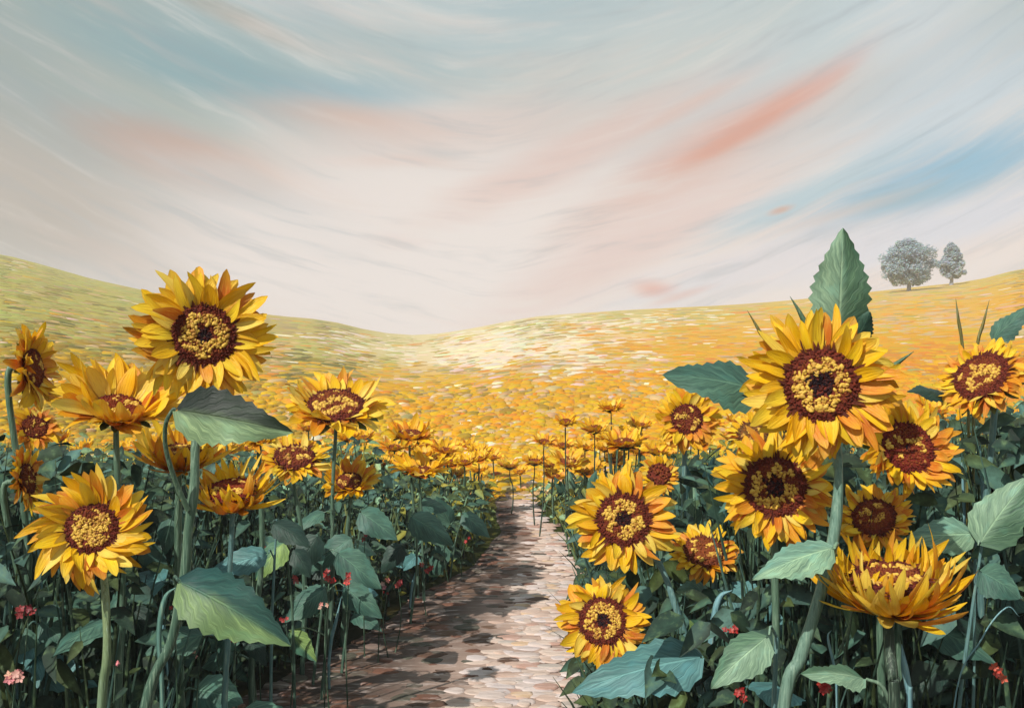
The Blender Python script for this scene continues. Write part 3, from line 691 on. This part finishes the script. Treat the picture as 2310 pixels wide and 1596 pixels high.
plant('plant with two broad hanging leaves right below the ragged small sunflower', [(815, 1155, 895, 1215, 66, 'mid'), (790, 1215, 700, 1285, 62, 'mid')], 5.6, (770, 1500), PGL)
plant('plant whose toothed leaf points at the path, right of centre on the left bank', [(930, 1165, 1020, 1225, 66, 'mid'), (905, 1230, 860, 1290, 46, 'dark')], 6.6, (925, 1400), PGL)
plant('plant with rounded dark leaves at the bend of the path', [(1045, 1160, 1105, 1210, 46, 'mid'), (1015, 1180, 985, 1120, 40, 'mid'), (1000, 1230, 975, 1310, 44, 'mid')], 8., (1015, 1300), PGL)
plant('plant with one long drooping leaf above the pink and red flower pair', [(765, 1248, 858, 1325, 70, 'mid'), (715, 1210, 660, 1300, 60, 'dark')], 5.4, (705, 1530), PGL)
plant('plant with a lime edged folded leaf left of the red flower pair', [(640, 1225, 575, 1305, 62, 'lime'), (665, 1240, 700, 1300, 46, 'dark')], 4.9, (665, 1600), PGL)
plant('plant with three spreading leaves over the dark shaded path edge', [(780, 1325, 860, 1392, 58, 'mid'), (730, 1330, 640, 1400, 66, 'mid'), (655, 1425, 712, 1490, 46, 'lime')], 5.15, (725, 1560), PGL, top=(742, 1316))
plant('low plant with blue green leaves in the bottom left corner', [(75, 1500, 215, 1545, 78, 'blue'), (60, 1420, 20, 1520, 70, 'mid'), (95, 1400, 160, 1460, 60, 'mid')], 3.3, (85, 1680), PGL, 'b')
plant('plant with dark leaves between the two thick pale stems at lower left', [(300, 1370, 345, 1475, 62, 'dark'), (285, 1330, 240, 1400, 50, 'mid'), (320, 1450, 400, 1540, 56, 'dark')], 3.6, (300, 1700), PGL)
plant('slender plant with narrow leaf right of the big striped leaf', [(530, 1405, 490, 1500, 56, 'mid'), (560, 1430, 600, 1500, 44, 'dark')], 4.4, (545, 1640), PGL)
plant('plant with faint grey green leaves behind the lowest left sunflower', [(365, 1215, 330, 1320, 70, 'dark'), (390, 1150, 370, 1250, 60, 'mid')], 3.9, (385, 1600), PGL)
plant('plant with blue green arching leaf beneath the cup shaped left sunflower', [(600, 1250, 470, 1290, 60, 'blue'), (620, 1180, 700, 1230, 58, 'dark')], 4.3, (610, 1620), PGL, 'b')
plant('feathery leaved plant on a thin blue stalk at the right edge', [(2212, 1222, 2318, 1078, 110, 'grey'), (2215, 1290, 2300, 1345, 90, 'mid')], 3., (2130, 1680), PGR, 'b', .006, top=(2216, 1220))
plant('plant whose pale round leaf touches the petals above the cup shaped sunflower', [(2196, 1204, 2050, 1210, 82, 'pale')], 3.05, (2170, 1700), PGR, 'b', .005, top=(2200, 1196))
plant('plant with a hanging folded grey green leaf left of the thickest right stem', [(1728, 1438, 1606, 1546, 92, 'grey')], 2.75, (1775, 1700), PGR, 'b', .008, top=(1752, 1436))
plant('upright plant with narrow blue leaves behind the orange sided sunflower', [(1560, 1150, 1545, 1040, 34, 'blue'), (1568, 1150, 1612, 1030, 36, 'blue'), (1564, 1180, 1566, 1085, 40, 'pale'), (1620, 1180, 1640, 1120, 54, 'blue')], 4.6, (1568, 1500), PGR, 'b', .01, top=(1566, 1110))
plant('plant with small upright leaves just right of the far path end', [(1462, 1160, 1440, 1090, 30, 'mid'), (1385, 1150, 1372, 1085, 26, 'mid'), (1330, 1110, 1345, 1060, 24, 'mid')], 6.4, (1420, 1330), PGR, 'g', .008)
plant('young plant with pale green pointed leaves beyond the path end', [(1290, 1110, 1282, 1060, 22, 'pale'), (1270, 1110, 1250, 1075, 20, 'mid'), (1310, 1115, 1326, 1070, 20, 'pale')], 10.2, (1288, 1190), PGR, 'g', .01)
plant('plant with lime green leaf clump left of the pale upright blades', [(1590, 1450, 1560, 1400, 62, 'lime'), (1620, 1460, 1650, 1420, 50, 'mid')], 3.5, (1610, 1650), PGR, 'g')
plant('shaded plant with broad dark leaves in the bottom right corner', [(2240, 1460, 2160, 1400, 100, 'dark'), (2120, 1500, 2060, 1580, 70, 'dark'), (2270, 1480, 2300, 1400, 70, 'dark')], 3.2, (2200, 1700), PGR, 'd')
plant('shaded plant with dark leaves around the copper centred sunflower stem', [(1880, 1290, 1830, 1340, 56, 'dark'), (1930, 1260, 1870, 1250, 50, 'mid'), (2110, 1150, 2160, 1210, 60, 'mid')], 3.7, (1925, 1700), PGR, 'd')

# ---------------------------------------------------------------- separate grass blades
def blade(label, pts, Y, w, col, group, cat='grass blade'):
    p = [P(a, b, Y) for a, b in pts]; f = p[-1]; g = ground(f.x, Y)
    if f.z > g+.05: p.append(Vector((f.x+U(-.03, .03), Y+.02, g)))
    org = Vector((p[-1].x, p[-1].y, g)); sp = spline(p, 7); n = len(sp); m = MM(); rows = []; cs = []
    for i, q in enumerate(sp):
        t = i/(n-1); d = (sp[min(i+1, n-1)]-sp[max(0, i-1)]).normalized(); s = d.cross(Vector((0, 1, 0))).normalized(); ww = w/F*Y*.5*(min(1, t*3.2+.06))*(1-.35*t)
        rows.append([q-s*ww, q+Vector((0, -ww*.5, 0)), q+s*ww, q+Vector((0, ww*.25, 0))]); cs += [col]*4
    m.grid(rows, cs, close=True); o = m.build('grass_blade', MS, None, org); o.location = org; o['label'] = label; o['category'] = cat; o['group'] = group
BL, BD, BO = lin((118, 162, 170)), lin((84, 112, 84)), lin((120, 110, 50))
GB = 'tall grass blades on the right bank'; GA = 'tall grass blades on the left bank'
for a in [('olive blade rising left of the largest right sunflower', [(1686, 700), (1712, 745), (1738, 800), (1760, 1000)], 3.5, 10, BO, GB), ('dark blade leaning beside the upright pointed leaf', [(1782, 668), (1808, 712), (1830, 770), (1850, 950)], 3.5, 14, BD, GB),
          ('short brown blade upright against the orange hillside', [(2156, 672), (2162, 720), (2172, 790), (2185, 980)], 3.5, 9, BO, GB), ('brown blade curving left of the tilted right sunflower', [(2232, 676), (2218, 730), (2204, 790), (2196, 980)], 3.6, 9, BO, GB),
          ('green blade pointing right from the largest right sunflower', [(2062, 792), (2020, 822), (1985, 850), (1960, 1010)], 3.7, 15, BD, GB),
          ('pale blue blade with a yellow edge below the round path side sunflower', [(1652, 1330), (1622, 1352), (1606, 1440), (1600, 1560)], 3.4, 20, BL, GB), ('thin arching blade right of the cup shaped sunflower', [(2300, 1390), (2270, 1370), (2215, 1440), (2150, 1610)], 2.7, 5, BL, GB),
          ('looped pale blade crossing the thick stem near the bottom', [(1876, 1420), (1868, 1440), (1885, 1520), (1888, 1610)], 2.7, 7, BL, GB), ('broad upright blue blade right of the cup flower stem', [(2034, 1452), (2040, 1500), (2050, 1560), (2052, 1620)], 2.6, 20, BL, GB),
          ('fine straight blade high at the right edge', [(2210, 990), (2214, 1060), (2218, 1150), (2222, 1300)], 3.4, 8, BL, GB), ('pale blade standing right of the shaggy centred sunflower', [(2168, 1010), (2172, 1080), (2176, 1180), (2180, 1330)], 3.5, 8, BL, GB),
          ('blue blade upright below the lower left edge sunflower', [(80, 1210), (90, 1270), (94, 1340), (98, 1500)], 3.4, 9, BL, GA), ('thin blue blade near the left edge, lower than its neighbour', [(20, 1300), (30, 1360), (36, 1440), (40, 1600)], 3.4, 8, BL, GA),
          ('blue blade right of the lowest left sunflower', [(366, 1330), (368, 1390), (374, 1480), (380, 1600)], 3.5, 9, BL, GA), ('pale arched blade joining the thick stem at lower left', [(400, 1322), (372, 1350), (358, 1440), (366, 1600)], 2.9, 15, lin((92, 132, 122)), GA),
          ('straight blade between the two thick pale stems', [(200, 1340), (190, 1400), (176, 1480), (168, 1600)], 3.5, 8, BD, GA), ('upright green blade at the shaded path edge', [(770, 1345), (758, 1400), (748, 1440), (742, 1500)], 5.3, 9, BL, GA),
          ('light blade beside the bent path with two red flowers near it', [(938, 1285), (930, 1320), (926, 1350), (925, 1370)], 7., 7, BL, GA)]:
    blade(*a)

# ---------------------------------------------------------------- small red and pink wildflowers
def wild(label, x, y, Y, spx, col, group, n=4):
    c = P(x, y, Y); g = ground(c.x, c.y); org = Vector((c.x+U(-.03, .03), Y, g)); T = thing('wildflower', label, 'wildflower', org, group)
    m = MM(); tube(m, spline([c+Vector((0, .01, -.01)), (c+org)/2+Vector((U(-.03, .03), 0, 0)), org], 5), .002, .004, lin((52, 76, 56)), k=5); m.build('stem', MS, T, org)
    m = MM(); s = spx/F*Y
    for i in range(n):
        q = c+Vector((U(-1, 1), U(-.5, .2), U(-.8, .8)))*s*.5; ph = U(0, 6); nn = Vector((U(-.6, .6), -1, U(-.2, .9))).normalized(); a = nn.orthogonal().normalized(); b = nn.cross(a)
        cc = tuple(min(1, v*U(.75, 1.25)) for v in col)
        for k in range(5):
            A = ph+k*2*pi/5; d = a*cos(A)+b*sin(A); e = -a*sin(A)+b*cos(A); r = s*U(.2, .31)
            m.add([q, q+d*r*.6+e*r*.36+nn*r*.2, q+d*r*1.05+nn*r*.35, q+d*r*.6-e*r*.36+nn*r*.2, q+d*r*.55+nn*r*.08], [(0, 1, 4), (1, 2, 4), (2, 3, 4), (3, 0, 4)], cc)
    m.build('blossom', MW, T, org)
RED, PINK, CRIM = lin((162, 46, 42)), lin((206, 142, 132)), lin((132, 40, 44))
WL, WR = 'red and pink wildflowers on the left bank', 'red wildflowers on the right bank'
for a in [('pinkish red flower tuft beside the left edge above the blue green leaves', 62, 1378, 3.1, 40, CRIM, WL, 6), ('pale pink flower tuft in the bottom left corner', 32, 1522, 2.9, 42, PINK, WL, 7), ('pink flower right of the lower left pale stem', 258, 1495, 3.0, 24, PINK, WL, 4),
          ('crimson flower left of the big striped leaf', 393, 1362, 3.2, 22, CRIM, WL, 3), ('dull red flower under the big striped leaf, leftmost of those there', 352, 1438, 3.4, 28, CRIM, WL, 4), ('red flower just below the big striped leaf base', 415, 1432, 3.5, 30, RED, WL, 4),
          ('red flower below the middle of the big striped leaf', 482, 1418, 3.7, 24, RED, WL, 3), ('pinkish flower low between the pale stem and the slender plant', 448, 1475, 3.4, 20, PINK, WL, 3), ('dark pink flower under the tip half of the big striped leaf', 530, 1436, 3.8, 22, CRIM, WL, 3),
          ('red flower right of the lime edged folded leaf tip', 570, 1248, 4.8, 26, CRIM, WL, 3), ('crimson flower touching the lime edged folded leaf', 592, 1237, 4.9, 18, CRIM, WL, 2), ('salmon flower pair left of the two bright red ones', 664, 1308, 5., 26, lin((214, 110, 96)), WL, 4),
          ('bright red flower above the three leaved plant', 744, 1300, 5., 30, RED, WL, 4), ('red and pink flower cluster right of the bright red one', 786, 1306, 5., 32, lin((204, 84, 84)), WL, 5), ('single pale pink flower above the shaded path edge', 732, 1366, 4.9, 22, PINK, WL, 3),
          ('whitish pink flower hanging at the path edge', 864, 1314, 5.8, 24, PINK, WL, 3), ('coral flower at the path edge beside the whitish one', 898, 1316, 6., 26, lin((196, 78, 72)), WL, 4), ('small coral flower low at the path edge', 872, 1338, 5.9, 14, CRIM, WL, 2),
          ('dark red flower below the small ragged sunflower', 822, 1206, 5.9, 24, CRIM, WL, 3), ('red flower near the bend of the path', 960, 1282, 6.8, 26, RED, WL, 4), ('tiny red flower beside the far path bend', 1050, 1216, 8., 16, RED, WL, 3),
          ('tiny red flower highest on the left bank', 1074, 1192, 8.6, 10, CRIM, WL, 2), ('red flower left of the big striped leaf tip', 642, 1402, 4.9, 22, RED, WL, 3), ('tiny red flower left of the far path bend', 1006, 1205, 7.8, 12, CRIM, WL, 2),
          ('red flower right of the folded blue green leaf', 1770, 1336, 3.1, 24, RED, WR, 3), ('red flower between the pale blue blade and hanging leaf', 1650, 1412, 3.2, 32, RED, WR, 4), ('wide red flower at the bottom left of the thick stem', 1660, 1560, 3.0, 38, RED, WR, 5),
          ('red flower at the bottom below the light strip leaf', 1850, 1556, 2.8, 42, RED, WR, 5), ('orange red flower near the bottom right corner', 2246, 1515, 2.8, 42, lin((206, 74, 48)), WR, 5)]:
    wild(*a)

# ---------------------------------------------------------------- two grey trees on the far right slope
def tree(label, x, yb, yt, wpx, Y, shape, seed):
    r = random.Random(seed); f = P(x, yb, Y); g = ground(f.x, Y); f.z = g; k = Y/F; hgt = (yb-yt)*k; T = thing('tree', label, 'tree', f, 'grey trees on the far slope')
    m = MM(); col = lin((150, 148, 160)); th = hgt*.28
    tube(m, spline([f+Vector((0, 0, -.1)), f+Vector((.08*k*10, 0, th*.5)), f+Vector((-.02, 0, th*1.3))], 4), hgt*.05, hgt*.03, col, k=8, wob=.5)
    for i in range(7):
        a = r.uniform(0, 6.28); e = f+Vector((cos(a)*wpx*k*.3, sin(a)*wpx*k*.3, th+hgt*r.uniform(.15, .5))); tube(m, spline([f+Vector((0, 0, th*.9)), (f+Vector((0, 0, th))).lerp(e, .5)+Vector((0, 0, .1)), e], 4), hgt*.018, hgt*.006, col, k=5)
    m.build('trunk', MS, T, f)
    m = MM(); gc = [lin((178, 196, 204)), lin((188, 204, 212)), lin((168, 186, 196)), lin((194, 206, 212))]  # distance haze painted into the pale blue-grey leaf colours
    n = 0
    cl = []
    for i in range(130):
        t = r.random(); z = th*.75+(hgt-th*.75)*t; rr = shape(t)*wpx*k*.5; a = r.uniform(0, 6.28); q = rr*sqrt(r.random())*.95; cl.append((f+Vector((cos(a)*q, sin(a)*q, z)), wpx*k*r.uniform(.07, .15)*(.45+.55*shape(t)), r.choice(gc)))
    for c, rad, cc in cl:
        for j in range(150):
            d = Vector((r.gauss(0, 1), r.gauss(0, 1), r.gauss(0, 1))).normalized()*rad*r.uniform(.45, 1.1); p = c+d; s = k*r.uniform(2.2, 4.6)
            u = Vector((r.gauss(0, 1), r.gauss(0, 1), r.gauss(0, 1))).normalized(); v = u.orthogonal().normalized()
            m.add([p-u*s, p+v*s*.5, p+u*s, p-v*s*.5], [(0, 1, 2, 3)], tuple(q*r.uniform(.85, 1.15) for q in cc))
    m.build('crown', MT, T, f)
tree('round grey green tree on the slope, the wider and nearer of the two', 2050, 674, 564, 120, 104, lambda t: max(.12, sin(pi*min(1, t*.86+.1))**.55)*(1 if t < .8 else .75), 5)
tree('narrow pointed grey green tree on the slope, the smaller one further right', 2146, 644, 552, 62, 112, lambda t: max(.1, (1-t)**.6*min(1, t*3+.5)*(.85+.4*sin(t*13)**2)), 8)

# ---------------------------------------------------------------- the thin morning haze over the valley
def haze():
    m = bpy.data.materials.new('haze'); m.use_nodes = True; t = NT(m.node_tree); t.n.clear()
    v = t.new('ShaderNodeVolumePrincipled'); v.inputs['Color'].default_value = (.95, .95, .99, 1); v.inputs['Density'].default_value = .0017; v.inputs['Anisotropy'].default_value = 0.
    out = t.new('ShaderNodeOutputMaterial'); t.l.new(v.outputs[0], out.inputs['Volume'])
    x, y0, y1, z0, z1 = 80, -45, 132, -3, 24
    vs = [(a, b, c) for a in (-x, x) for b in (y0, y1) for c in (z0, z1)]
    fs = [(0, 1, 3, 2), (4, 6, 7, 5), (0, 4, 5, 1), (2, 3, 7, 6), (0, 2, 6, 4), (1, 5, 7, 3)]
    me = bpy.data.meshes.new('haze'); me.from_pydata(vs, [], fs); me.materials.append(m); me.update(); o = bpy.data.objects.new('haze', me); S.collection.objects.link(o); o['kind'] = 'stuff'
haze()
